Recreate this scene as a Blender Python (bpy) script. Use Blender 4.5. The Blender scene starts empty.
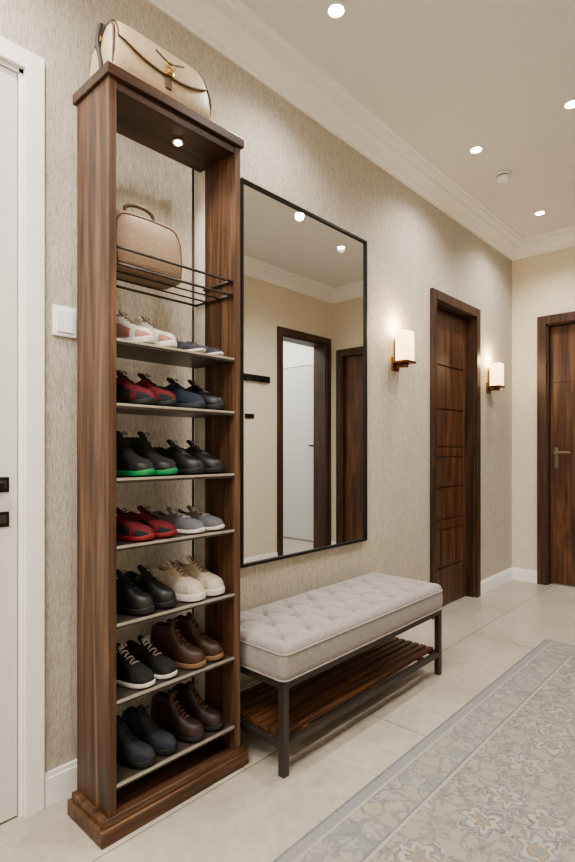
import bpy, bmesh, math, random
from mathutils import Vector, Matrix
random.seed(7)
S = bpy.context.scene
COL = S.collection

# ------------------------------------------------------------------ nodes
class NB:
    def __init__(s, name):
        s.m = bpy.data.materials.new(name); s.m.use_nodes = True
        s.nt = s.m.node_tree; s.n = s.nt.nodes; s.l = s.nt.links
        s.bsdf = s.n['Principled BSDF']
    def link(s, a, b): s.l.new(a, b)
    def setv(s, sock, v):
        if isinstance(v, bpy.types.NodeSocket): s.l.new(v, sock)
        else: sock.default_value = v
    def coord(s, scale=(1,1,1), loc=(0,0,0), rot=(0,0,0)):
        tc = s.n.new('ShaderNodeTexCoord'); mp = s.n.new('ShaderNodeMapping')
        mp.inputs['Scale'].default_value = scale; mp.inputs['Location'].default_value = loc
        mp.inputs['Rotation'].default_value = rot
        s.l.new(tc.outputs['Object'], mp.inputs['Vector']); return mp.outputs['Vector']
    def noise(s, vec, scale=5, detail=4, rough=.5, dist=0):
        t = s.n.new('ShaderNodeTexNoise'); s.l.new(vec, t.inputs['Vector'])
        t.inputs['Scale'].default_value = scale; t.inputs['Detail'].default_value = detail
        t.inputs['Roughness'].default_value = rough; t.inputs['Distortion'].default_value = dist
        return t.outputs['Fac']
    def ramp(s, fac, stops, interp='LINEAR'):
        r = s.n.new('ShaderNodeValToRGB'); r.color_ramp.interpolation = interp
        el = r.color_ramp.elements
        while len(el) < len(stops): el.new(.5)
        for e, (p, c) in zip(el, stops):
            e.position = p; e.color = (c[0], c[1], c[2], 1)
        s.l.new(fac, r.inputs['Fac']); return r.outputs['Color']
    def math(s, op, a, b=0.0, c=None):
        t = s.n.new('ShaderNodeMath'); t.operation = op
        s.setv(t.inputs[0], a); s.setv(t.inputs[1], b)
        if c is not None: s.setv(t.inputs[2], c)
        return t.outputs[0]
    def mix(s, fac, a, b, mode='MIX'):
        t = s.n.new('ShaderNodeMix'); t.data_type = 'RGBA'; t.blend_type = mode
        s.setv(t.inputs[0], fac)
        for i, v in ((6, a), (7, b)):
            if isinstance(v, (tuple, list)): v = (v[0], v[1], v[2], 1)
            s.setv(t.inputs[i], v)
        return t.outputs[2]
    def bump(s, h, strength=.3, dist=.01):
        b = s.n.new('ShaderNodeBump'); b.inputs['Strength'].default_value = strength
        b.inputs['Distance'].default_value = dist
        s.l.new(h, b.inputs['Height']); s.l.new(b.outputs[0], s.bsdf.inputs['Normal'])
    def base(s, v):
        if isinstance(v, (tuple, list)): v = (v[0], v[1], v[2], 1)
        s.setv(s.bsdf.inputs['Base Color'], v)
    def rough(s, v): s.setv(s.bsdf.inputs['Roughness'], v)

def srgb(r, g, b):
    f = lambda c: (c/255/12.92) if c/255 <= .04045 else ((c/255+.055)/1.055)**2.4
    return (f(r), f(g), f(b))

def plain(name, col, rough=.5, metal=0, noise=0.06, nscale=40, bump=0, coat=0):
    b = NB(name)
    v = b.coord()
    n = b.noise(v, nscale, 3)
    d = tuple(max(0, c*(1-noise*1.5)) for c in col); e = tuple(min(1, c*(1+noise*1.5)) for c in col)
    b.base(b.ramp(n, [(.3, d), (.7, e)])); b.rough(rough)
    b.bsdf.inputs['Metallic'].default_value = metal
    b.bsdf.inputs['Coat Weight'].default_value = coat
    if bump: b.bump(n, bump, .002)
    return b.m

def emis(name, col, strength, base=(.8,.8,.8)):
    b = NB(name); b.base(base)
    v = b.coord(); n = b.noise(v, 20, 2)
    c = b.ramp(n, [(.2, tuple(x*.93 for x in col)), (.8, col)])
    b.link(c, b.bsdf.inputs['Emission Color'])
    b.bsdf.inputs['Emission Strength'].default_value = strength
    return b.m

def wood(name, dark, mid, light, axis='Z', rough=.4, sc=1.0, coat=.0):
    b = NB(name)
    k = {'Z': (12, 12, .8), 'Y': (12, .8, 12), 'X': (.8, 12, 12)}[axis]
    k2 = tuple(x*9 if x > 2 else x*4 for x in k)
    v = b.coord(tuple(x*sc for x in k)); v2 = b.coord(tuple(x*sc for x in k2))
    n = b.noise(v, 1.0, 5, .6, 2.2); n2 = b.noise(v2, 1.0, 4, .7, .2)
    f = b.math('ADD', b.math('MULTIPLY', n, .62), b.math('MULTIPLY', n2, .38))
    b.base(b.ramp(f, [(.36, dark), (.5, mid), (.63, light)]))
    b.rough(rough); b.bump(n2, .12, .002); b.bsdf.inputs['Coat Weight'].default_value = coat
    return b.m

def wall_mat():
    b = NB('textured_wallpaper')
    v = b.coord((260, 260, 50)); v2 = b.coord((95, 95, 22)); v3 = b.coord((2.2, 2.2, 1.3)); v4 = b.coord((48, 48, 7))
    n = b.noise(v, 1, 4, .6, .6); n2 = b.noise(v2, 1, 5, .65, 1.5); n3 = b.noise(v3, 1, 3); n4 = b.noise(v4, 1, 4, .6, 1.0)
    f = b.math('ADD', b.math('MULTIPLY', n, .45), b.math('MULTIPLY', n2, .42)); f = b.math('ADD', f, b.math('MULTIPLY', n4, .13))
    c = b.ramp(f, [(.38, srgb(158, 148, 133)), (.5, srgb(187, 178, 164)), (.62, srgb(208, 201, 189))])
    c2 = b.mix(b.math('MULTIPLY', n3, .2), c, srgb(174, 164, 148))
    b.base(c2); b.rough(.72); b.bump(f, .85, .006)
    return b.m
def cream_mat():
    b = NB('cream_paint')
    v = b.coord((60, 60, 30)); n = b.noise(v, 1, 4)
    b.base(b.ramp(n, [(.3, srgb(208, 198, 178)), (.7, srgb(219, 210, 191))])); b.rough(.8); b.bump(n, .12, .002)
    return b.m
def floor_mat():
    b = NB('porcelain_tile')
    v = b.coord((1, 1, 1), (0.02, 0.12, 0), (0, 0, math.radians(90)))
    t = b.n.new('ShaderNodeTexBrick'); b.link(v, t.inputs['Vector'])
    t.inputs['Scale'].default_value = 1; t.inputs['Brick Width'].default_value = 1.2
    t.inputs['Row Height'].default_value = .6; t.inputs['Mortar Size'].default_value = .003
    t.inputs['Mortar Smooth'].default_value = .3
    t.inputs['Color1'].default_value = (*srgb(182, 174, 163), 1); t.inputs['Color2'].default_value = (*srgb(174, 166, 155), 1)
    t.inputs['Mortar'].default_value = (*srgb(120, 113, 103), 1)
    n = b.noise(b.coord((3, 3, 3)), 1, 8, .62, .7); n2 = b.noise(b.coord((26, 26, 26)), 1, 6, .65)
    c = b.mix(.6, t.outputs['Color'], b.ramp(n, [(.3, (.38, .375, .365)), (.7, (.60, .595, .585))]), 'OVERLAY')
    c = b.mix(.5, c, b.ramp(n2, [(.3, (.37, .365, .355)), (.7, (.62, .615, .605))]), 'OVERLAY')
    b.base(c); b.rough(b.math('MULTIPLY_ADD', n, .25, .20))
    h = b.math('MULTIPLY', t.outputs['Fac'], -1.0); b.bump(h, .3, .002)
    return b.m

M = {}
M['wall'] = wall_mat(); M['cream'] = cream_mat(); M['floor'] = floor_mat()
M['ceil'] = plain('ceiling_paint', srgb(220, 219, 217), .9, noise=.01)
M['trim'] = plain('white_trim_paint', srgb(236, 235, 232), .45, noise=.01)
M['whitedoor'] = plain('white_door_paint', srgb(212, 212, 210), .35, noise=.01)
M['wood'] = wood('walnut_veneer', srgb(44, 29, 20), srgb(84, 59, 42), srgb(120, 90, 67), 'Z', .45)
M['woodY'] = wood('walnut_veneer_long', srgb(44, 29, 20), srgb(82, 57, 40), srgb(116, 86, 63), 'Y', .42)
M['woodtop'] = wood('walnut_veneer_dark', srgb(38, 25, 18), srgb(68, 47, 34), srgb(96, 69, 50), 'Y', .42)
M['door'] = wood('stained_oak_door', srgb(42, 26, 17), srgb(80, 52, 34), srgb(110, 75, 50), 'Z', .45, .9)
M['casing'] = wood('stained_oak_casing', srgb(36, 23, 16), srgb(64, 43, 31), srgb(86, 60, 43), 'Z', .45)
M['slat'] = wood('slat_wood', srgb(48, 28, 18), srgb(94, 61, 41), srgb(130, 90, 62), 'Y', .38)
M['black'] = plain('black_metal', (.02, .019, .018), .4, .6)
M['bronze'] = plain('gunmetal_frame', srgb(70, 64, 60), .45, .4)
M['shelf'] = plain('grey_shelf_laminate', srgb(70, 62, 56), .35, .0)
M['edge'] = plain('brushed_steel_edge', srgb(184, 176, 166), .35, .7)
M['whitestrip'] = plain('pale_back_strip', srgb(222, 218, 210), .4)
M['brass'] = plain('aged_brass', srgb(122, 88, 56), .3, .9)
M['gold'] = plain('polished_gold', srgb(205, 175, 120), .25, 1)
M['steel'] = plain('satin_nickel', srgb(170, 160, 148), .3, 1)
M['plastic'] = plain('white_plastic', srgb(242, 241, 238), .35, noise=.01)
M['vent'] = plain('grey_plastic', srgb(120, 118, 114), .5)
M['glow'] = emis('downlight_glow', (1, .97, .90), 60)
M['spotglow'] = emis('cabinet_spot_glow', (1, .9, .74), 25)
M['sconceglass'] = emis('sconce_opal_glass', (1, .68, .33), 2.8, (.75, .55, .34))
b = NB('mirror_glass'); b.base((.87, .88, .88)); b.bsdf.inputs['Metallic'].default_value = 1; b.rough(.012); M['mirror'] = b.m
def fabric(name, c):
    b = NB(name); v = b.coord()
    n = b.noise(v, 420, 3, .7); n2 = b.noise(v, 60, 4)
    f = b.math('ADD', b.math('MULTIPLY', n, .6), b.math('MULTIPLY', n2, .4))
    b.base(b.ramp(f, [(.35, tuple(x*.78 for x in c)), (.65, tuple(min(1, x*1.15) for x in c))]))
    b.rough(.95); b.bsdf.inputs['Sheen Weight'].default_value = .12; b.bump(f, .25, .002); return b.m
M['fabric'] = fabric('linen_upholstery', srgb(150, 142, 139))

def rug_mat(x0, x1, y0, y1):
    b = NB('oriental_rug')
    tc = b.n.new('ShaderNodeTexCoord'); sep = b.n.new('ShaderNodeSeparateXYZ'); b.link(tc.outputs['Object'], sep.inputs[0])
    X, Y = sep.outputs[0], sep.outputs[1]
    cx, hx, cy, hy = (x0+x1)/2, (x1-x0)/2, (y0+y1)/2, (y1-y0)/2
    ex = b.math('SUBTRACT', hx, b.math('ABSOLUTE', b.math('SUBTRACT', X, cx)))
    ey = b.math('SUBTRACT', hy, b.math('ABSOLUTE', b.math('SUBTRACT', Y, cy)))
    e = b.math('MINIMUM', ex, ey)
    nz = b.n.new('ShaderNodeTexNoise'); b.link(tc.outputs['Object'], nz.inputs['Vector']); nz.inputs['Scale'].default_value = 18
    nz.inputs['Detail'].default_value = 5
    sub = b.n.new('ShaderNodeVectorMath'); sub.operation = 'SUBTRACT'; b.link(nz.outputs['Color'], sub.inputs[0]); sub.inputs[1].default_value = (.5, .5, .5)
    sca = b.n.new('ShaderNodeVectorMath'); sca.operation = 'SCALE'; b.link(sub.outputs[0], sca.inputs[0]); sca.inputs['Scale'].default_value = .07
    add = b.n.new('ShaderNodeVectorMath'); add.operation = 'ADD'; b.link(tc.outputs['Object'], add.inputs[0]); b.link(sca.outputs[0], add.inputs[1])
    P = add.outputs[0]
    def rosette(scale, rnd, petals, r0, r1):
        v = b.n.new('ShaderNodeTexVoronoi'); v.voronoi_dimensions = '2D'; b.link(P, v.inputs['Vector'])
        v.inputs['Scale'].default_value = scale; v.inputs['Randomness'].default_value = rnd
        d = b.n.new('ShaderNodeVectorMath'); d.operation = 'SUBTRACT'; b.link(P, d.inputs[0]); b.link(v.outputs['Position'], d.inputs[1])
        s2 = b.n.new('ShaderNodeSeparateXYZ'); b.link(d.outputs[0], s2.inputs[0])
        ang = b.math('ARCTAN2', s2.outputs[1], s2.outputs[0])
        r = b.math('SQRT', b.math('ADD', b.math('POWER', b.math('ABSOLUTE', s2.outputs[0]), 2.0), b.math('POWER', b.math('ABSOLUTE', s2.outputs[1]), 2.0)))
        rim = b.math('MULTIPLY_ADD', b.math('COSINE', b.math('MULTIPLY', ang, petals)), r1, r0)
        return b.math('DIVIDE', r, rim)
    q = rosette(5.6, .6, 6.0, .056, .014)
    q2 = rosette(17.0, .85, 5.0, .017, .008)
    v = b.n.new('ShaderNodeTexVoronoi'); v.voronoi_dimensions = '2D'; v.feature = 'DISTANCE_TO_EDGE'; b.link(P, v.inputs['Vector']); v.inputs['Scale'].default_value = 14
    vine = b.math('LESS_THAN', v.outputs['Distance'], .06)
    beige = srgb(150, 141, 127); dk = srgb(92, 90, 92); blue = srgb(110, 115, 123); gold = srgb(138, 121, 98); lt = srgb(166, 159, 148)
    field = b.mix(b.math('MULTIPLY', vine, .7), beige, srgb(104, 99, 95))
    fcol = b.ramp(b.math('MULTIPLY', q2, .5), [(0, dk), (.18, gold), (.3, blue), (.5, dk), (.56, lt)], 'CONSTANT')
    field = b.mix(b.math('LESS_THAN', q2, 1.1), field, fcol)
    rcol = b.ramp(b.math('MULTIPLY', q, .5), [(0, blue), (.09, gold), (.2, dk), (.25, lt), (.38, blue), (.47, dk), (.52, lt)], 'CONSTANT')
    field = b.mix(b.math('LESS_THAN', q, 1.12), field, rcol)
    bq = b.mix(b.math('LESS_THAN', q, 1.0), srgb(120, 123, 128), beige)
    bq = b.mix(b.math('LESS_THAN', q2, 1.1), bq, srgb(154, 148, 138))
    bq = b.mix(b.math('MULTIPLY', vine, .6), bq, srgb(96, 97, 101))
    col = b.mix(b.math('LESS_THAN', e, .185), field, lt)
    col = b.mix(b.math('LESS_THAN', e, .176), col, srgb(100, 101, 105))
    col = b.mix(b.math('LESS_THAN', e, .168), col, bq)
    col = b.mix(b.math('LESS_THAN', e, .048), col, lt)
    col = b.mix(b.math('LESS_THAN', e, .040), col, srgb(124, 126, 130))
    col = b.mix(b.math('LESS_THAN', e, .010), col, srgb(92, 93, 97))
    n = b.noise(tc.outputs['Object'], 6, 8, .75); n2 = b.noise(tc.outputs['Object'], 130, 4, .8)
    fade = b.math('MULTIPLY', b.math('GREATER_THAN', n2, .5), .28)
    col = b.mix(fade, col, srgb(166, 160, 151))
    col = b.mix(b.ramp(n, [(.35, (.08,.08,.08)), (.7, (.5,.5,.5))]), col, srgb(144, 140, 134))
    b.base(col); b.rough(.97); b.bump(n2, .4, .003)
    return b.m

# ------------------------------------------------------------------ mesh helpers
def obj_from_bm(bm, name, mats, smooth=False):
    me = bpy.data.meshes.new(name); bmesh.ops.recalc_face_normals(bm, faces=bm.faces[:]); bm.to_mesh(me); bm.free()
    for m in (mats if isinstance(mats, (list, tuple)) else [mats]): me.materials.append(m)
    if smooth:
        for p in me.polygons: p.use_smooth = True
    o = bpy.data.objects.new(name, me); COL.objects.link(o); return o
def empty(name, loc=(0,0,0)):
    e = bpy.data.objects.new(name, None); e.location = loc; e.empty_display_size = .1; COL.objects.link(e); return e
def adopt(par, *kids):
    for k in kids:
        k.parent = par; k.matrix_parent_inverse = Matrix.Translation(-Vector(par.location))
    return par
def add_box(bm, x0, x1, y0, y1, z0, z1, mi=0, bev=0):
    r = bmesh.ops.create_cube(bm, size=1)
    vs = r['verts']
    for v in vs:
        v.co = Vector(((x0+x1)/2+v.co.x*(x1-x0), (y0+y1)/2+v.co.y*(y1-y0), (z0+z1)/2+v.co.z*(z1-z0)))
    fs = list({f for v in vs for f in v.link_faces})
    for f in fs: f.material_index = mi
    if bev:
        es = list({e for v in vs for e in v.link_edges})
        r = bmesh.ops.bevel(bm, geom=es, offset=bev, segments=2, affect='EDGES', profile=.5)
        for f in r['faces']: f.material_index = mi
def box(name, x0, x1, y0, y1, z0, z1, mat, bev=.0015, par=None):
    bm = bmesh.new(); add_box(bm, x0, x1, y0, y1, z0, z1, 0, bev)
    o = obj_from_bm(bm, name, mat)
    if par: adopt(par, o)
    return o
def add_cyl(bm, c, r, h, axis='Z', mi=0, seg=24, r2=None):
    rr = bmesh.ops.create_cone(bm, cap_ends=True, segments=seg, radius1=r, radius2=r if r2 is None else r2, depth=h)
    R = {'Z': Matrix.Identity(3), 'X': Matrix.Rotation(math.pi/2, 3, 'Y'), 'Y': Matrix.Rotation(math.pi/2, 3, 'X')}[axis]
    for v in rr['verts']: v.co = R @ v.co + Vector(c)
    for f in {f for v in rr['verts'] for f in v.link_faces}: f.material_index = mi; f.smooth = len(f.verts) == 4
def add_tube(bm, pts, r, mi=0, seg=8, closed=False):
    pts = [Vector(p) for p in pts]; n = len(pts); rings = []
    up = Vector((0, 0, 1))
    prevn = None
    for i, p in enumerate(pts):
        if closed: t = (pts[(i+1) % n]-pts[i-1]).normalized()
        else: t = (pts[min(i+1, n-1)]-pts[max(i-1, 0)]).normalized()
        a = prevn if prevn is not None else (up if abs(t.z) < .9 else Vector((1, 0, 0)))
        nn = (a - t*a.dot(t)).normalized(); prevn = nn; bb = t.cross(nn)
        rr = r[i] if isinstance(r, list) else r
        rings.append([bm.verts.new(p+(nn*math.cos(2*math.pi*k/seg)+bb*math.sin(2*math.pi*k/seg))*rr) for k in range(seg)])
    rng = range(n) if closed else range(n-1)
    for i in rng:
        A, B = rings[i], rings[(i+1) % n]
        for k in range(seg):
            f = bm.faces.new((A[k], A[(k+1) % seg], B[(k+1) % seg], B[k])); f.material_index = mi; f.smooth = True
    if not closed:
        for R in (rings[0], rings[-1]):
            f = bm.faces.new(R); f.material_index = mi
def spline(pts, n=8):
    P = [Vector(p) for p in pts]; P = [2*P[0]-P[1]]+P+[2*P[-1]-P[-2]]; out = []
    for i in range(1, len(P)-2):
        for k in range(n):
            t = k/n
            out.append(.5*((2*P[i])+(-P[i-1]+P[i+1])*t+(2*P[i-1]-5*P[i]+4*P[i+1]-P[i+2])*t*t+(-P[i-1]+3*P[i]-3*P[i+1]+P[i+2])*t**3))
    out.append(P[-2]); return out

# ------------------------------------------------------------------ layout constants
WX = -1.634      # left wall
RX = .30         # opposite wall
EY = 4.53        # end wall
BY = -1.3        # wall behind camera
HC = 2.765
TH = .16

def wall_with_openings(name, axis, p, t, a0, a1, openings, mat):
    bm = bmesh.new()
    def seg(lo, hi, z0, z1):
        if hi-lo < 1e-5: return
        if axis == 'Y': add_box(bm, min(p, p+t), max(p, p+t), lo, hi, z0, z1)
        else: add_box(bm, lo, hi, min(p, p+t), max(p, p+t), z0, z1)
    cur = a0
    for lo, hi, zh in sorted(openings):
        seg(cur, lo, 0, HC); seg(lo, hi, zh, HC); cur = hi
    seg(cur, a1, 0, HC)
    return obj_from_bm(bm, name, mat)

D1 = (3.165, 3.785, 2.055)      # side door opening on left wall
WD = (-.25, .618, 2.20)         # white door
wall_with_openings('wall_left', 'Y', WX, -TH, BY, EY, [D1, WD], M['wall'])
ED = (-1.36, -.50, 2.085)
ED2 = (-.20, .17, 2.085)
wall_with_openings('wall_end', 'X', EY, TH, WX-TH, RX+TH, [ED, ED2], M['cream'])
OD = (3.74, 4.42, 2.20)
wall_with_openings('wall_right', 'Y', RX, TH, BY, EY, [OD], M['cream'])
wall_with_openings('wall_back', 'X', BY, -TH, WX-TH, RX+TH, [], M['cream'])
box('floor', WX-TH, 2.2, BY-TH, EY+TH+.3, -.1, 0, M['floor'], 0)
box('ceiling', WX-TH, 2.2, BY-TH, EY+TH+.3, HC, HC+.1, M['ceil'], 0)
bm = bmesh.new()
add_box(bm, RX+TH, 1.9, 2.9, 2.98, 0, HC); add_box(bm, RX+TH, 1.9, 4.80, 4.88, 0, HC); add_box(bm, 1.9, 1.98, 2.9, 4.88, 0, HC)
obj_from_bm(bm, 'wall_side_room', M['trim'])

# crown moulding
prof = [(0, 2.662), (.010, 2.662), (.012, 2.676), (.022, 2.680), (.030, 2.700), (.050, 2.722), (.074, 2.735), (.078, 2.746), (.125, 2.748), (.128, 2.756), (.150, 2.757), (.152, 2.765), (0, 2.765)]
def crown(name, f0, f1):
    bm = bmesh.new(); A = [bm.verts.new(f0(o, z)) for o, z in prof]; B = [bm.verts.new(f1(o, z)) for o, z in prof]
    n = len(prof)
    for i in range(n): bm.faces.new((A[i], A[(i+1) % n], B[(i+1) % n], B[i]))
    bm.faces.new(A); bm.faces.new(B)
    return obj_from_bm(bm, name, M['trim'])
crown('trim_1', lambda o, z: (WX+o, BY+o, z), lambda o, z: (WX+o, EY-o, z))
crown('trim_2', lambda o, z: (WX+o, EY-o, z), lambda o, z: (RX-o, EY-o, z))
crown('trim_3', lambda o, z: (RX-o, BY+o, z), lambda o, z: (RX-o, EY-o, z))
crown('trim_4', lambda o, z: (WX+o, BY+o, z), lambda o, z: (RX-o, BY+o, z))

# baseboards
def base_strip(name, segs, axis, p, s):
    bm = bmesh.new()
    for lo, hi in segs:
        for d, z0, z1 in ((.014, 0, .085), (.009, .085, .10)):
            if axis == 'Y': add_box(bm, min(p, p+s*d), max(p, p+s*d), lo, hi, z0, z1, 0, .001)
            else: add_box(bm, lo, hi, min(p, p+s*d), max(p, p+s*d), z0, z1, 0, .001)
    return obj_from_bm(bm, name, M['trim'])
base_strip('baseboard_left', [(BY, -.31), (.677, 3.104), (3.846, EY)], 'Y', WX, 1)
base_strip('baseboard_end', [(WX, -1.428), (-.432, -.262), (.232, RX)], 'X', EY, -1)
base_strip('baseboard_right', [(BY, 3.67), (4.49, EY)], 'Y', RX, -1)

# ------------------------------------------------------------------ doors
def casing_Y(name, p, s, op, w, mat, proud=.02, depth=.12, par=None):
    lo, hi, zh = op; bm = bmesh.new()
    a, b_ = p, p+s*proud
    x0, x1 = min(a, b_), max(a, b_)
    add_box(bm, x0, x1, lo-w, lo, 0, zh+w, 0, .002); add_box(bm, x0, x1, hi, hi+w, 0, zh+w, 0, .002)
    add_box(bm, x0, x1, lo, hi, zh, zh+w, 0, .002)
    j0, j1 = min(p, p-s*depth), max(p, p-s*depth)
    add_box(bm, j0, j1, lo, lo+.012, 0, zh); add_box(bm, j0, j1, hi-.012, hi, 0, zh); add_box(bm, j0, j1, lo, hi, zh-.012, zh)
    o = obj_from_bm(bm, name, mat); adopt(par, o); return o
def casing_X(name, p, s, op, w, mat, proud=.02, depth=.12, par=None):
    lo, hi, zh = op; bm = bmesh.new()
    y0, y1 = min(p, p+s*proud), max(p, p+s*proud)
    add_box(bm, lo-w, lo, y0, y1, 0, zh+w, 0, .002); add_box(bm, hi, hi+w, y0, y1, 0, zh+w, 0, .002)
    add_box(bm, lo, hi, y0, y1, zh, zh+w, 0, .002)
    j0, j1 = min(p, p-s*depth), max(p, p-s*depth)
    add_box(bm, lo, lo+.012, j0, j1, 0, zh); add_box(bm, hi-.012, hi, j0, j1, 0, zh); add_box(bm, lo, hi, j0, j1, zh-.012, zh)
    o = obj_from_bm(bm, name, mat); adopt(par, o); return o

# white door (left)
d = empty('door_1', (WX, .2, 0))
casing_Y('casing', WX, 1, WD, .056, M['trim'], .016, .12, d)
box('leaf', WX-.05, WX-.006, WD[0]+.014, WD[1]-.014, .006, WD[2]-.014, M['whitedoor'], .003, d)
bm = bmesh.new()
for z in (.98, .88):
    add_box(bm, WX-.006, WX-.002, .520, .580, z-.022, z+.022, 0, .001)
    add_box(bm, WX-.002, WX+.001, .528, .572, z-.012, z+.012, 1, .001)
add_cyl(bm, (WX+.02, .544, .98), .008, .04, 'X'); add_box(bm, WX+.035, WX+.046, .42, .552, .971, .989, 0, .003)
adopt(d, obj_from_bm(bm, 'lever_handle', [M['black'], M['bronze']]))

# side wood door
d = empty('door_2', (WX, 3.47, 0))
casing_Y('casing', WX, 1, D1, .06, M['casing'], .022, .14, d)
xf = WX-.055
lo, hi, zh = D1[0]+.014, D1[1]-.014, D1[2]-.014
bm = bmesh.new()
add_box(bm, xf-.04, xf-.012, lo, hi, .008, zh)
add_box(bm, xf-.012, xf, lo, lo+.05, .008, zh, 0, .002); add_box(bm, xf-.012, xf, hi-.05, hi, .008, zh, 0, .002)
cuts = [.008, .27, .53, .60, .82, 1.03, 1.10, 1.36, 1.66, zh]
for a, c in zip(cuts, cuts[1:]):
    add_box(bm, xf-.012, xf-.002, lo+.053, hi-.053, a+.004, c-.004, 0, .003)
adopt(d, obj_from_bm(bm, 'leaf', M['door']))
bm = bmesh.new(); add_box(bm, xf, xf+.005, lo+.03, lo+.06, .93, 1.07, 0, .001); add_cyl(bm, (xf+.025, lo+.045, 1.02), .008, .045, 'X'); add_box(bm, xf+.04, xf+.052, lo+.04, lo+.15, 1.012, 1.028, 0, .003)
adopt(d, obj_from_bm(bm, 'lever_handle', M['bronze']))

# end door
d = empty('door_3', (-.93, EY, 0))
casing_X('casing', EY, -1, ED, .068, M['casing'], .022, .14, d)
yf = EY+.045
bm = bmesh.new(); lo, hi, zh = ED[0]+.014, ED[1]-.014, ED[2]-.014
add_box(bm, lo, hi, yf+.006, yf+.04, .008, zh, 0, .002)
for a, c in zip([.008, .55, 1.10, 1.62], [.55, 1.10, 1.62, zh]): add_box(bm, lo, hi, yf, yf+.006, a+.002, c-.002, 0, .0015)
adopt(d, obj_from_bm(bm, 'leaf', M['door']))
bm = bmesh.new(); hx = lo+.045
add_box(bm, hx-.014, hx+.014, yf-.006, yf, .93, 1.10, 0, .001); add_cyl(bm, (hx, yf-.025, 1.06), .009, .04, 'Y'); add_box(bm, hx-.008, hx+.11, yf-.05, yf-.038, 1.052, 1.068, 0, .003); add_cyl(bm, (hx, yf-.01, .96), .011, .012, 'Y')
adopt(d, obj_from_bm(bm, 'lever_handle', M['steel']))
# narrow closet door on end wall
d = empty('door_4', (0, EY, 0))
casing_X('casing', EY, -1, ED2, .06, M['casing'], .022, .14, d)
box('leaf', ED2[0]+.014, ED2[1]-.014, yf, yf+.04, .008, ED2[2]-.014, M['door'], .002, d)
# doorway (opposite wall) with casing, and white door in the side room
d = empty('door_5', (RX, 4.05, 0))
casing_Y('casing', RX, -1, OD, .07, M['casing'], .02, TH, d)
d = empty('door_6', (.98, 4.8, 0))
box('leaf', .64, 1.30, 4.772, 4.797, .01, 2.08, M['whitedoor'], .003, d)
bm = bmesh.new(); add_box(bm, .575, .635, 4.765, 4.80, 0, 2.15, 0, .002); add_box(bm, 1.305, 1.365, 4.765, 4.80, 0, 2.15, 0, .002); add_box(bm, .635, 1.305, 4.765, 4.80, 2.085, 2.15, 0, .002)
adopt(d, obj_from_bm(bm, 'casing', M['trim']))
bm = bmesh.new(); add_box(bm, .67, .70, 4.766, 4.772, 1.02, 1.20, 0, .001); add_box(bm, .68, .80, 4.725, 4.738, 1.12, 1.14, 0, .003); add_cyl(bm, (.687, 4.75, 1.13), .008, .04, 'Y')
for z in (.3, 1.05, 1.8): add_box(bm, 1.296, 1.312, 4.758, 4.768, z-.05, z+.05, 0, .001)
adopt(d, obj_from_bm(bm, 'lever_handle', M['black']))

# coat rail + thermostat on opposite wall (seen in mirror)
e = empty('coat_rail', (RX, 3.2, 1.74))
bm = bmesh.new(); add_box(bm, RX-.02, RX, 2.95, 3.56, 1.71, 1.77, 0, .002)
for i in range(5):
    y = 3.02+i*.11; add_cyl(bm, (RX-.04, y, 1.735), .007, .04, 'X', 0, 12); add_cyl(bm, (RX-.062, y, 1.735), .013, .008, 'X', 0, 16)
adopt(e, obj_from_bm(bm, 'rail_with_pegs', M['black']))
bm = bmesh.new(); add_box(bm, RX-.012, RX, 3.25, 3.36, 1.37, 1.41, 0, .003); add_box(bm, RX-.016, RX-.012, 3.265, 3.295, 1.376, 1.404, 0, .001); add_box(bm, RX-.016, RX-.012, 3.31, 3.345, 1.376, 1.404, 0, .001)
obj_from_bm(bm, 'wall_thermostat', M['black'])

# light switch
bm = bmesh.new(); add_box(bm, WX, WX+.009, .702, .776, 1.432, 1.526, 0, .003); add_box(bm, WX+.009, WX+.013, .712, .766, 1.444, 1.514, 0, .002)
obj_from_bm(bm, 'light_switch', M['plastic'])

# ------------------------------------------------------------------ mirror
my0, my1, mz0, mz1 = 1.462, 2.366, .597, 2.195
e = empty('wall_mirror', (WX, 1.9, 1.4))
box('mirror_glass', WX+.002, WX+.016, my0+.01, my1-.01, mz0+.01, mz1-.01, M['mirror'], 0, e)
bm = bmesh.new(); fw = .012
add_box(bm, WX, WX+.026, my0, my0+fw, mz0, mz1, 0, .001); add_box(bm, WX, WX+.026, my1-fw, my1, mz0, mz1, 0, .001)
add_box(bm, WX, WX+.026, my0+fw, my1-fw, mz0, mz0+fw, 0, .001); add_box(bm, WX, WX+.026, my0+fw, my1-fw, mz1-fw, mz1, 0, .001)
adopt(e, obj_from_bm(bm, 'frame', M['black']))

# ------------------------------------------------------------------ shoe rack
rack = empty('shoe_rack', (-1.44, .98, 0))
bm = bmesh.new()
add_box(bm, -1.545, -1.337, .708, 1.249, 0, .045, 0, .003)
add_box(bm, -1.538, -1.345, .718, 1.238, .045, .066, 0, .003)
adopt(rack, obj_from_bm(bm, 'plinth', M['woodY']))
box('side_panel_near', -1.538, -1.35, .735, .759, .066, 2.112, M['wood'], .0015, rack)
box('side_panel_far', -1.512, -1.35, 1.196, 1.222, .066, 2.112, M['wood'], .0015, rack)
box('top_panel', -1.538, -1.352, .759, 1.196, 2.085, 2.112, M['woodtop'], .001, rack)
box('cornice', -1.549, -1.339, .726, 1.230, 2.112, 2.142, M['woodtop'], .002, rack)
box('back_strip', -1.572, -1.512, 1.197, 1.214, .066, 2.112, M['whitestrip'], .001, rack)
bm = bmesh.new(); add_cyl(bm, (-1.567, 1.186, 1.09), .0045, 2.04); add_cyl(bm, (-1.567, .765, 1.09), .0045, 2.04)
adopt(rack, obj_from_bm(bm, 'back_rods', M['bronze']))
shelfZ = [1.39, 1.21, 1.0, .81, .593, .378, .145]
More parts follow.
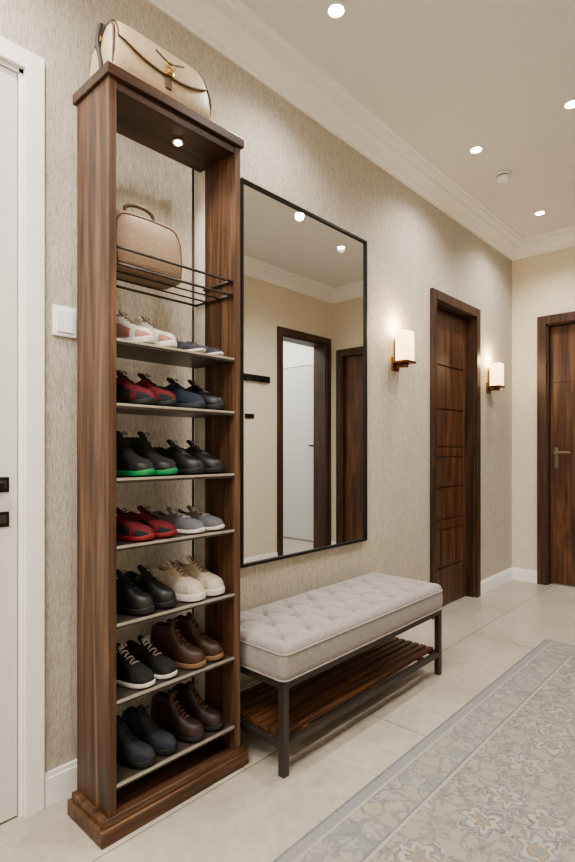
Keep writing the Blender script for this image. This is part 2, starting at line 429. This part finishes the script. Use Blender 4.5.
for i, z in enumerate(shelfZ):
    box('shelf_%d' % (i+1), -1.562, -1.358, .760, 1.195, z-.013, z, M['shelf'], .001, rack)
    bm = bmesh.new(); add_box(bm, -1.358, -1.352, .760, 1.195, z-.013, z-.006, 0, .0006); add_box(bm, -1.358, -1.350, .760, 1.195, z-.006, z+.001, 1, .0006)
    adopt(rack, obj_from_bm(bm, 'shelf_edge_%d' % (i+1), [M['bronze'], M['edge']]))
bm = bmesh.new(); r = .0045
for x, z in ((-1.362, 1.652), (-1.362, 1.605), (-1.555, 1.605)):
    add_tube(bm, [(x, .757, z), (x, 1.198, z)], r)
for y in (1.19,):
    add_tube(bm, [(-1.362, y, 1.652), (-1.51, y, 1.652)], r)
for y in (.766, 1.19): add_tube(bm, [(-1.362, y, 1.605), (-1.555, y, 1.605)], r)
for x in (-1.425, -1.49): add_tube(bm, [(x, .757, 1.605), (x, 1.198, 1.605)], .003)
adopt(rack, obj_from_bm(bm, 'wire_basket', M['bronze']))
bm = bmesh.new(); add_cyl(bm, (-1.435, 1.025, 2.083), .020, .005, seg=32, mi=0); add_cyl(bm, (-1.435, 1.025, 2.0795), .012, .003, seg=32, mi=1)
adopt(rack, obj_from_bm(bm, 'puck_light', [M['steel'], M['spotglow']]))

# ------------------------------------------------------------------ shoes
U =  [0, .03, .10, .20, .32, .42, .50, .60, .70, .80, .88, .95, .985, 1]
WDT = [.30, .55, .70, .74, .73, .75, .82, .93, 1, .97, .86, .64, .38, .20]
HT = {
 'low':  [.62, .84, .92, .80, .74, .98, .88, .70, .57, .50, .45, .37, .25, .12],
 'flat': [.60, .80, .86, .66, .60, .80, .76, .66, .58, .52, .47, .38, .25, .12],
 'boot': [.74, .92, 1.0, .97, .98, 1.0, .76, .55, .44, .39, .36, .30, .20, .10]}
def colm(name, r, g, b_, rough=.6, **k):
    return plain(name, srgb(r, g, b_), rough, noise=.1, nscale=120, bump=.15, **k)
SM = {
 'black': colm('black_leather', 26, 25, 26, .45), 'blackfab': colm('black_mesh_fabric', 28, 28, 30, .85),
 'white': colm('white_leather', 188, 180, 170, .55), 'cream': colm('cream_leather', 178, 164, 146, .6),
 'red': colm('red_suede', 96, 20, 28, .8), 'navy': colm('navy_canvas', 30, 38, 54, .8),
 'grey': colm('grey_knit', 98, 98, 104, .85), 'brown': colm('brown_leather', 62, 42, 31, .5),
 'maroon': colm('oxblood_leather', 48, 32, 32, .48), 'green': colm('green_rubber', 24, 122, 68, .6),
 'redrub': colm('red_rubber', 116, 26, 32, .6), 'whiterub': colm('white_rubber', 196, 191, 184, .6),
 'blackrub': colm('black_rubber', 18, 18, 18, .6), 'tanrub': colm('tan_rubber', 120, 94, 68, .6),
 'pink': colm('rose_leather', 150, 108, 96, .6), 'lining': colm('dark_lining', 40, 36, 35, .9),
 'taupe': colm('taupe_lining', 118, 102, 90, .9), 'charcoal': colm('charcoal_canvas', 44, 46, 52, .75)}
def shoe_mesh(key, style, L, W, H, st, upper, sole, lining, lace, accent, sole_h=.02):
    bm = bmesh.new()
    def section(u, w, h, opened, z0):
        w = w*W/2; h = h*H
        if opened:
            half = [(0, 0), (.85*w, 0), (1.0*w, .12*h), (1.0*w, .38*h), (.86*w, .72*h), (.70*w, .96*h), (.62*w, 1.0*h), (.52*w, .93*h), (.44*w, .50*h), (0, .42*h)]
        else:
            half = [(0, 0), (.85*w, 0), (1.0*w, .12*h), (.99*w, .38*h), (.86*w, .70*h), (.64*w, .90*h), (.46*w, .965*h), (.30*w, .99*h), (.15*w, 1.0*h), (0, 1.0*h)]
        ring = half + [(-y, z) for y, z in reversed(half[1:-1])]
        return [bm.verts.new((u*L, y, z0+z)) for y, z in ring]
    rings = []; Hh = HT[style]
    z0 = sole_h*.75
    for i, u in enumerate(U):
        op = .05 < u < .40
        rings.append(section(u, WDT[i]*.95, Hh[i], op, z0))
    n = len(rings[0])
    for i in range(len(rings)-1):
        for k in range(n):
            f = bm.faces.new((rings[i][k], rings[i][(k+1) % n], rings[i+1][(k+1) % n], rings[i+1][k])); f.smooth = True
            kk = k if k < 9 else n-1-k
            mi = 0
            if kk >= 7 and (U[i] > .05 and U[i] < .40): mi = 2
            elif U[i] >= .80 and kk <= 3: mi = 4
            elif U[i] < .15 and kk in (2, 3, 4): mi = 4
            elif kk in (2, 3) and .4 < U[i] < .62: mi = 4 if accent != upper else 0
            f.material_index = mi
    for R in (rings[0], rings[-1]): bm.faces.new(R).smooth = True
    outl = []
    for i, u in enumerate(U): outl.append((u*L*1.02-.002, WDT[i]*W/2*1.04))
    pts = outl + [(x, -y) for x, y in reversed(outl)]
    levels = [(0, .93), (.003, 1.0), (sole_h*.55, 1.02), (sole_h*.95, .99), (sole_h, .93)]
    rs = []
    cx = L*.5
    for z, s in levels:
        row = []
        for x, y in pts:
            lift = .006*max(0, (x/L-.8)/.2)**2 + (.004 if x < L*.3 else 0)*(z/sole_h)
            row.append(bm.verts.new((cx+(x-cx)*(1-(1-s)*.3), y*s, z+lift)))
        rs.append(row)
    m = len(pts)
    for a in range(len(rs)-1):
        for k in range(m):
            f = bm.faces.new((rs[a][k], rs[a][(k+1) % m], rs[a+1][(k+1) % m], rs[a+1][k])); f.material_index = 1; f.smooth = True
    half = len(outl)
    for row in (rs[0], rs[-1]):
        for k in range(half-1):
            f = bm.faces.new((row[k], row[k+1], row[m-2-k], row[m-1-k])); f.material_index = 1
    it = U.index(.42); zt = z0+Hh[it]*H; w = W*.2
    if st != 'slip':
        T = []
        for x, z, ww in ((.50*L, z0+Hh[6]*H*.98, .9), (.42*L, zt+.002, 1), (.36*L, zt+.012, 1.0), (.335*L, zt+.019, .8)):
            T.append([bm.verts.new((x, s*w*ww, z-abs(s)*.004)) for s in (-1, -.4, .4, 1)])
            T[-1] += [bm.verts.new((x-.006, s*w*ww, z-.004-abs(s)*.004)) for s in (1, .4, -.4, -1)]
        for a in range(3):
            for k in range(8):
                f = bm.faces.new((T[a][k], T[a][(k+1) % 8], T[a+1][(k+1) % 8], T[a+1][k])); f.material_index = 0; f.smooth = True
        for R in (T[0], T[-1]): bm.faces.new(R)
        us = [.43, .48, .53, .58, .63, .68]
        def topz(u):
            for i in range(len(U)-1):
                if U[i] <= u <= U[i+1]:
                    t = (u-U[i])/(U[i+1]-U[i]); return z0+H*(Hh[i]*(1-t)+Hh[i+1]*t), W/2*.95*(WDT[i]*(1-t)+WDT[i+1]*t)
        for j, u in enumerate(us):
            z, ww = topz(u); sgn = 1 if j % 2 else -1
            P = [(u*L+sgn*.003*s, s*ww*.55, z-abs(s)**2*.07*H+.0018) for s in (-1, -.5, 0, .5, 1)]
            add_tube(bm, P, .0027, 3, 6)
        z, ww = topz(.42)
        for s in (-1, 1):
            add_tube(bm, spline([(.42*L, 0, z+.004), (.43*L, s*.010, z+.011), (.45*L, s*.02, z+.006), (.44*L, s*.010, z+.003), (.42*L, 0, z+.004)], 4), .0018, 3, 5)
    me = bpy.data.meshes.new(key); bmesh.ops.recalc_face_normals(bm, faces=bm.faces[:]); bm.to_mesh(me); bm.free()
    for mm in (upper, sole, lining, lace, accent): me.materials.append(SM[mm])
    return me
Ls = .198
def place_shoe(name, me, y, z, yaw=0, xt=-1.356, L=Ls):
    o = bpy.data.objects.new(name, me); COL.objects.link(o)
    a = math.radians(yaw)
    o.location = (xt-L*math.cos(a), y-L*math.sin(a)*.5, z+.001); o.rotation_euler = (0, 0, a)
    md = o.modifiers.new('sub', 'SUBSURF'); md.levels = 1; md.render_levels = 2
    return o
def mk(name, style, H, upper, sole, lining='lining', lace='blackrub', accent=None, st='', sole_h=.02, W=.070):
    return (name, shoe_mesh(name, style, Ls, W, H, st, upper, sole, lining, lace, accent or upper, sole_h))
sets = [
 (0, mk('leather_sneaker', 'low', .084, 'white', 'whiterub', 'taupe', 'taupe', 'pink', sole_h=.020), mk('loafer', 'flat', .050, 'charcoal', 'whiterub', 'lining', 'grey', sole_h=.010, W=.066)),
 (1, mk('suede_sneaker', 'low', .086, 'red', 'blackrub', 'lining', 'black', 'blackfab', sole_h=.018), None),
 (2, mk('high_top_sneaker', 'boot', .110, 'blackfab', 'green', 'lining', 'charcoal', 'black', sole_h=.018), mk('leather_shoe', 'low', .086, 'black', 'blackrub', 'lining', 'grey', sole_h=.020)),
 (3, mk('running_shoe', 'low', .068, 'red', 'redrub', 'lining', 'black', 'blackfab', sole_h=.016), mk('knit_sneaker', 'flat', .068, 'grey', 'whiterub', 'charcoal', 'white', sole_h=.014, W=.068)),
 (4, mk('derby_shoe', 'low', .094, 'black', 'blackrub', 'lining', 'charcoal', sole_h=.020, W=.068), mk('cream_sneaker', 'low', .094, 'cream', 'whiterub', 'taupe', 'taupe', 'white', sole_h=.024, W=.074)),
 (5, mk('court_sneaker', 'low', .090, 'blackfab', 'whiterub', 'lining', 'white', 'black', sole_h=.014, W=.068), mk('ankle_boot', 'boot', .116, 'brown', 'tanrub', 'lining', 'tanrub', sole_h=.018)),
 (6, mk('navy_trainer', 'boot', .096, 'charcoal', 'blackrub', 'lining', 'navy', 'navy', sole_h=.020), mk('oxblood_boot', 'boot', .112, 'maroon', 'blackrub', 'lining', 'tanrub', sole_h=.018)),
]
navy = mk('canvas_shoe', 'low', .080, 'navy', 'charcoal', 'lining', 'black'); blk = mk('oxford_shoe', 'low', .082, 'black', 'blackrub', 'lining', 'grey', W=.066)
YS = [.843, .927, 1.032, 1.116]
yw = lambda: 22+random.uniform(-2, 2)
for i, A, B in sets:
    z = shelfZ[i]
    place_shoe(A[0], A[1], YS[0], z, yw()); place_shoe(A[0], A[1], YS[1], z, yw(), -1.362)
    if B:
        place_shoe(B[0], B[1], YS[2], z, yw()); place_shoe(B[0], B[1], YS[3], z, yw(), -1.362)
    else:
        place_shoe(navy[0], navy[1], YS[2], z, 21); place_shoe(blk[0], blk[1], YS[3], z, 22)

# ------------------------------------------------------------------ bags
BG = {'tan': colm('tan_leather', 184, 165, 138, .48), 'tan2': colm('taupe_leather', 146, 122, 101, .5), 'trim': colm('brown_piping', 92, 70, 50, .5), 'dark': colm('dark_inner_leather', 50, 42, 38, .6)}
def bag_body(bm, prof, nexp=5, seg=48, mi=0):
    rings = []
    for z, hx, hy, xo in prof:
        R = []
        for k in range(seg):
            a = 2*math.pi*k/seg; c, s = math.cos(a), math.sin(a)
            R.append(bm.verts.new((xo+hx*math.copysign(abs(c)**(2/nexp), c), hy*math.copysign(abs(s)**(2/nexp), s), z)))
        rings.append(R)
    for i in range(len(rings)-1):
        for k in range(seg):
            f = bm.faces.new((rings[i][k], rings[i][(k+1) % seg], rings[i+1][(k+1) % seg], rings[i+1][k])); f.smooth = True; f.material_index = mi
    for R in (rings[0], rings[-1]): f = bm.faces.new(R); f.material_index = mi
def interp(prof, z):
    for a, b_ in zip(prof, prof[1:]):
        if a[0] <= z <= b_[0]:
            t = (z-a[0])/max(1e-9, b_[0]-a[0]); return [a[i]*(1-t)+b_[i]*t for i in range(4)]
    return prof[-1]
bm = bmesh.new()
P = [(0, .070, .176, 0), (.008, .078, .184, 0), (.05, .080, .186, 0), (.10, .074, .180, 0), (.145, .058, .168, 0), (.172, .040, .158, 0), (.184, .022, .150, 0)]
bag_body(bm, P, 6)
def fx(z, y, off, n=6):
    q = interp(P, z); return q[3]+q[1]*max(0, 1-min(1, abs(y)/q[2])**n)**(1/n)+off
NS, NT = 24, 14; G = []
for i in range(NS+1):
    s = -1+2*i/NS; row = []
    zl = .066 + .046*abs(s)**2.6
    for j in range(NT+1):
        t = j/NT
        yy = s*.158
        if t < .2: row.append((-.03+.05*(t/.2), yy*.95, .1885))
        else:
            z = .184-(t-.2)/.8*(.184-zl); row.append((fx(z, yy*(.95+.05*(t-.2)/.8), .006), yy*(.95+.05*(t-.2)/.8), z+.003*(1-t)))
    G.append(row)
V = [[bm.verts.new(p) for p in r] for r in G]
V2 = [[bm.verts.new((p[0]-.005, p[1], p[2]-(.004 if j < 4 else 0))) for j, p in enumerate(r)] for r in G]
for i in range(NS):
    for j in range(NT):
        f = bm.faces.new((V[i][j], V[i+1][j], V[i+1][j+1], V[i][j+1])); f.smooth = True
        bm.faces.new((V2[i][j], V2[i][j+1], V2[i+1][j+1], V2[i+1][j]))
for i in range(NS):
    for j in (0, NT): f = bm.faces.new((V[i][j], V[i+1][j], V2[i+1][j], V2[i][j])); f.material_index = 1
for j in range(NT):
    for i in (0, NS): f = bm.faces.new((V[i][j], V[i][j+1], V2[i][j+1], V2[i][j])); f.material_index = 1
add_tube(bm, [(G[i][NT][0]+.001, G[i][NT][1], G[i][NT][2]) for i in range(NS+1)], .0022, 1)
for i in (0, NS): add_tube(bm, [(G[i][j][0], G[i][j][1], G[i][j][2]) for j in range(NT+1)], .0024, 1)
for s in (-1, 1):
    add_tube(bm, spline([(-.060, s*.172, .012), (-.066, s*.174, .08), (-.045, s*.162, .15), (0, s*.152, .182), (.045, s*.162, .15), (.066, s*.174, .08), (.060, s*.172, .012)], 6), .0035, 1)
    add_tube(bm, spline([(0, s*.186, .09), (0, s*.180, .13), (-.005, s*.160, .172)], 6), .007, 2)
    add_cyl(bm, (0, s*.184, .12), .012, .008, 'Y', 3, 20)
hp = spline([(-.025, -.095, .180), (-.028, -.094, .200), (-.03, -.070, .220), (-.03, -.02, .229), (-.03, .02, .225), (-.028, .05, .210), (-.025, .058, .192), (-.025, .058, .18)], 8)
add_tube(bm, hp, .0085, 1, 10)
add_tube(bm, spline([(-.02, -.150, .172), (-.012, -.166, .176), (.0, -.180, .155), (.012, -.193, .10), (.03, -.194, .04), (.035, -.192, .010)], 8), .006, 2, 8)
cxf = fx(.075, 0, .010)
add_box(bm, cxf-.002, cxf+.006, -.012, .012, .066, .092, 3, .002); add_cyl(bm, (cxf+.008, 0, .078), .008, .008, 'X', 3, 20)
add_tube(bm, [(cxf+.006, .016*math.cos(a), .094+.009*math.sin(a)) for a in [i*math.pi/10 for i in range(20)]], .0022, 3, 8, True)
add_tube(bm, [(cxf+.003, -.05, .118), (cxf+.003, 0, .100), (cxf+.003, .05, .118)], .003, 1)
add_box(bm, cxf-.010, cxf-.001, -.010, .010, .030, .062, 1, .001)
o = obj_from_bm(bm, 'leather_handbag', [BG['tan'], BG['trim'], BG['dark'], M['gold']]); o.location = (-1.437, .934, 2.1435)
# lower bag
bm = bmesh.new()
P2 = [(0, .056, .116, 0), (.006, .064, .124, 0), (.06, .066, .126, 0), (.12, .062, .122, 0), (.155, .054, .114, 0), (.176, .040, .100, 0), (.186, .018, .085, 0)]
bag_body(bm, P2, 6)
def fx2(z, y, off):
    q = interp(P2, z); return q[1]*max(0, 1-min(1, abs(y)/q[2])**6)**(1/6)+off
outline = spline([(0, -.108, .012), (0, -.113, .06), (0, -.110, .12), (0, -.098, .152), (0, -.070, .166), (0, 0, .170), (0, .070, .166), (0, .098, .152), (0, .110, .12), (0, .113, .06), (0, .108, .012)], 5)
for sg in (1, -1):
    add_tube(bm, [(sg*fx2(p.z, p.y, .0), p.y, p.z) for p in outline], .0032, 1)
add_tube(bm, [(fx2(.012, y, 0), y, .012) for y in [-.108+.216*i/20 for i in range(21)]], .0032, 1)
add_tube(bm, spline([(.03, -.070, .166), (.03, -.068, .192), (.03, -.04, .205), (.03, .0, .205), (.03, .025, .192), (.03, .028, .170)], 8), .0058, 1, 10)
add_tube(bm, [(.0, -.1, .180), (0, -.05, .1865), (0, .05, .1865), (0, .1, .180)], .003, 2)
o = obj_from_bm(bm, 'structured_handbag', [BG['tan2'], BG['trim'], BG['dark'], M['gold']]); o.location = (-1.452, .896, 1.610)

# ------------------------------------------------------------------ bench
bx0, bx1, by0, by1 = -1.592, -1.182, 1.262, 2.388
bench = empty('upholstered_bench', ((bx0+bx1)/2, (by0+by1)/2, 0))
bm = bmesh.new(); t = .026
for x in (bx0+.008, bx1-.008-t):
    for y in (by0+.006, by1-.006-t): add_box(bm, x, x+t, y, y+t, 0, .312, 0, .0015)
for x in (bx0+.008, bx1-.008-t): add_box(bm, x, x+t, by0+.03, by1-.03, .290, .312, 0, .001); add_box(bm, x+.002, x+t-.002, by0+.03, by1-.03, .088, .110, 0, .001)
for y in (by0+.006, by1-.006-t): add_box(bm, bx0+.03, bx1-.03, y, y+t, .290, .312, 0, .001); add_box(bm, bx0+.03, bx1-.03, y+.002, y+t-.002, .088, .110, 0, .001)
adopt(bench, obj_from_bm(bm, 'metal_frame', M['bronze']))
bm = bmesh.new(); ns = 9; w = (bx1-bx0-.07)/ns
for i in range(ns):
    x = bx0+.035+i*w; add_box(bm, x+.005, x+w-.005, by0+.03, by1-.03, .111, .128, 0, .002)
for y in (by0+.15, (by0+by1)/2, by1-.15): add_box(bm, bx0+.035, bx1-.035, y-.015, y+.015, .098, .111, 0, .001)
adopt(bench, obj_from_bm(bm, 'wooden_slats', M['slat']))
zb, zt, r = .314, .432, .026
def axis_pts(a, b_, n):
    arc = [r*(1-math.cos(math.pi/2*k/6)) for k in range(6)]
    return [a+q for q in arc] + [a+r+(b_-a-2*r)*k/n for k in range(n+1)] + [b_-q for q in reversed(arc)]
XS = axis_pts(bx0, bx1, 64); YSs = axis_pts(by0, by1, 176)
sx, sy = .110, .1385
cxm, cym = (bx0+bx1)/2, (by0+by1)/2
btn = []
for i in range(-4, 5):
    for j in range(-1, 2):
        yb = cym+i*sy + (sy/2 if j % 2 else 0); xb = cxm+j*sx
        if by0+.05 < yb < by1-.05: btn.append((xb, yb))
def tuft(x, y):
    dm = 9
    for bx_, by_ in btn:
        dd = math.hypot(x-bx_, y-by_); dm = min(dm, dd)
    h = -.022*math.exp(-(dm/.016)**2) - .012*math.exp(-(dm/.042)**2)
    u = (x-cxm)/sx; v = (y-cym)/sy
    p, q = v+u/2, v-u/2
    for w_ in (p, q):
        fz = abs(w_-round(w_)); h -= .010*math.exp(-(fz/.06)**2)
    ed = min(x-bx0, bx1-x, y-by0, by1-y); k = min(1, max(0, (ed-.02)/.035))
    return h*k + .012*min(1, ed/.08)
bm = bmesh.new(); grid = []
for x in XS:
    row = []
    for y in YSs:
        dx = max(0, r-min(x-bx0, bx1-x)); dy = max(0, r-min(y-by0, by1-y)); q = math.hypot(dx, dy)
        X_, Y_ = x, y
        if q > r:
            f = r/q; sxn = 1 if x < cxm else -1; syn = 1 if y < cym else -1
            X_ = x+sxn*dx*(1-f); Y_ = y+syn*dy*(1-f); q = r
        z = zt-(r-math.sqrt(max(0, r*r-q*q)))+tuft(x, y)
        row.append(bm.verts.new((X_, Y_, z)))
    grid.append(row)
for i in range(len(XS)-1):
    for j in range(len(YSs)-1): bm.faces.new((grid[i][j], grid[i+1][j], grid[i+1][j+1], grid[i][j+1])).smooth = True
loop = [grid[i][0] for i in range(len(XS))]+[grid[-1][j] for j in range(1, len(YSs))]+[grid[i][-1] for i in range(len(XS)-2, -1, -1)]+[grid[0][j] for j in range(len(YSs)-2, 0, -1)]
prev = loop
pip = [v.co.copy() for v in loop]
for zz, inn in ((zt-r-.004, 0), (zt-.05, -.002), (zb+.03, -.002), (zb+.006, 0), (zb, .006)):
    cur = []
    for v in loop:
        dxn = (v.co.x-cxm)/(bx1-cxm); dyn = (v.co.y-cym)/(by1-cym)
        cur.append(bm.verts.new((v.co.x-inn*dxn, v.co.y-inn*dyn, zz)))
    for k in range(len(loop)):
        bm.faces.new((prev[k], prev[(k+1) % len(loop)], cur[(k+1) % len(loop)], cur[k])).smooth = True
    prev = cur
bm.faces.new(prev)
add_tube(bm, [(p.x, p.y, zt-r-.001) for p in pip][::2], .0035, 0, 6, True)
add_tube(bm, [(p.x, p.y, zb+.006) for p in pip][::2], .0035, 0, 6, True)
for bx_, by_ in btn:
    rr = bmesh.ops.create_uvsphere(bm, u_segments=12, v_segments=8, radius=.010)
    for v in rr['verts']: v.co = Vector((v.co.x+bx_, v.co.y+by_, v.co.z*.5+zt-.018))
    for f in {f for v in rr['verts'] for f in v.link_faces}: f.smooth = True
adopt(bench, obj_from_bm(bm, 'tufted_cushion', M['fabric']))

# ------------------------------------------------------------------ rug
rx0, rx1, ry0, ry1 = -.968, .22, .2, 3.2
box('area_rug', rx0, rx1, ry0, ry1, .0005, .009, rug_mat(rx0, rx1, ry0, ry1), .003)

# ------------------------------------------------------------------ sconces
def sconce(y, z):
    e = empty('wall_sconce', (WX, y, z)); x = WX+.068
    bm = bmesh.new()
    bag = [(z-.085, .036, .044, 0), (z-.083, .040, .048, 0), (z+.083, .040, .048, 0), (z+.085, .036, .044, 0)]
    bag_body(bm, bag, 6, 40)
    for v in bm.verts: v.co.x += x; v.co.y += y
    adopt(e, obj_from_bm(bm, 'opal_glass_shade', M['sconceglass']))
    bm = bmesh.new()
    add_box(bm, WX, WX+.012, y-.035, y+.035, z-.135, z-.055, 0, .003)
    add_box(bm, WX+.012, x, y-.010, y+.010, z-.118, z-.102, 0, .002)
    add_box(bm, x-.045, x+.045, y-.053, y+.053, z-.098, z-.084, 0, .003)
    add_cyl(bm, (x, y, z-.108), .022, .022, 'Z', 0, 24)
    add_box(bm, WX+.010, WX+.020, y-.014, y+.014, z-.10, z+.06, 0, .002)
    adopt(e, obj_from_bm(bm, 'brass_bracket', M['brass']))
    L = bpy.data.lights.new('sconce_bulb', 'POINT'); L.energy = 3.2; L.color = (1, .76, .48); L.shadow_soft_size = .03
    o = bpy.data.objects.new('sconce_bulb', L); COL.objects.link(o); o.location = (x-.005, y, z+.125); adopt(e, o)
sconce(2.68, 1.672); sconce(4.03, 1.650)

# ------------------------------------------------------------------ ceiling lights
def downlight(x, y, power):
    e = empty('recessed_downlight', (x, y, HC))
    bm = bmesh.new()
    pts = [(x+.033*math.cos(a), y+.033*math.sin(a), HC-.003) for a in [i*math.pi/16 for i in range(32)]]
    add_tube(bm, pts, .005, 0, 8, True)
    adopt(e, obj_from_bm(bm, 'trim_ring', M['plastic']))
    bm = bmesh.new(); add_cyl(bm, (x, y, HC-.003), .027, .004, 'Z', 0, 32)
    adopt(e, obj_from_bm(bm, 'led_lens', M['glow']))
    L = bpy.data.lights.new('led_spot', 'SPOT'); L.energy = power; L.color = (1, .965, .915); L.spot_size = math.radians(140); L.spot_blend = .8; L.shadow_soft_size = .03
    o = bpy.data.objects.new('led_spot', L); COL.objects.link(o); o.location = (x, y, HC-.02); adopt(e, o)
for y in (-.80, .40, 1.614, 2.895, 3.975): downlight(-1.24, y, 28)
for x, y in ((-.4, -.6), (-.4, .45), (-.4, 1.65), (-.735, 2.83), (-.576, 3.53)): downlight(x, y, 32)
bm = bmesh.new(); add_cyl(bm, (-1.234, 3.27, HC-.006), .048, .012, 'Z', 0, 36); add_cyl(bm, (-1.234, 3.27, HC-.015), .036, .008, 'Z', 1, 36); add_cyl(bm, (-1.234, 3.27, HC-.030), .030, .022, 'Z', 0, 36, .042)
obj_from_bm(bm, 'smoke_detector', [M['plastic'], M['vent']])
L = bpy.data.lights.new('puck_spot', 'SPOT'); L.energy = 3.5; L.color = (1, .9, .74); L.spot_size = math.radians(130); L.spot_blend = .8; L.shadow_soft_size = .012
o = bpy.data.objects.new('puck_spot', L); COL.objects.link(o); o.location = (-1.435, 1.025, 2.07); adopt(rack, o)
def panel(name, x, y, sx_, sy_, power, z=HC):
    e = empty(name, (x, y, z))
    bm = bmesh.new(); add_box(bm, x-sx_/2-.02, x+sx_/2+.02, y-sy_/2-.02, y+sy_/2+.02, z-.03, z, 0, .003)
    adopt(e, obj_from_bm(bm, 'unseen_panel_housing', M['plastic']))
    L = bpy.data.lights.new('unseen_panel_light', 'AREA'); L.shape = 'RECTANGLE'; L.size = sx_; L.size_y = sy_; L.energy = power; L.color = (1, .975, .94)
    o = bpy.data.objects.new('unseen_panel_light', L); COL.objects.link(o); o.location = (x, y, z-.035); adopt(e, o)
panel('unseen_light_panel', -.6, -.45, .9, .9, 40)  # unseen panel added behind the camera for soft fill
panel('unseen_light_panel', 1.2, 3.9, .6, .6, 22)

w = bpy.data.worlds.new('World'); S.world = w; w.use_nodes = True
w.node_tree.nodes['Background'].inputs[0].default_value = (.9, .93, 1, 1); w.node_tree.nodes['Background'].inputs[1].default_value = .5

# ------------------------------------------------------------------ camera
f = 530.0
cam = bpy.data.cameras.new('camera'); co = bpy.data.objects.new('camera', cam); COL.objects.link(co)
cam.sensor_fit = 'HORIZONTAL'; cam.sensor_width = 36; cam.lens = f/575*36; cam.shift_y = 19/575; cam.clip_start = .02
co.location = (0, 0, 1.08); co.rotation_euler = (math.radians(90), 0, math.atan(490.5/530))
S.camera = co
S.view_settings.view_transform = 'AgX'
S.view_settings.look = 'AgX - Medium High Contrast'
S.view_settings.exposure = 0.38
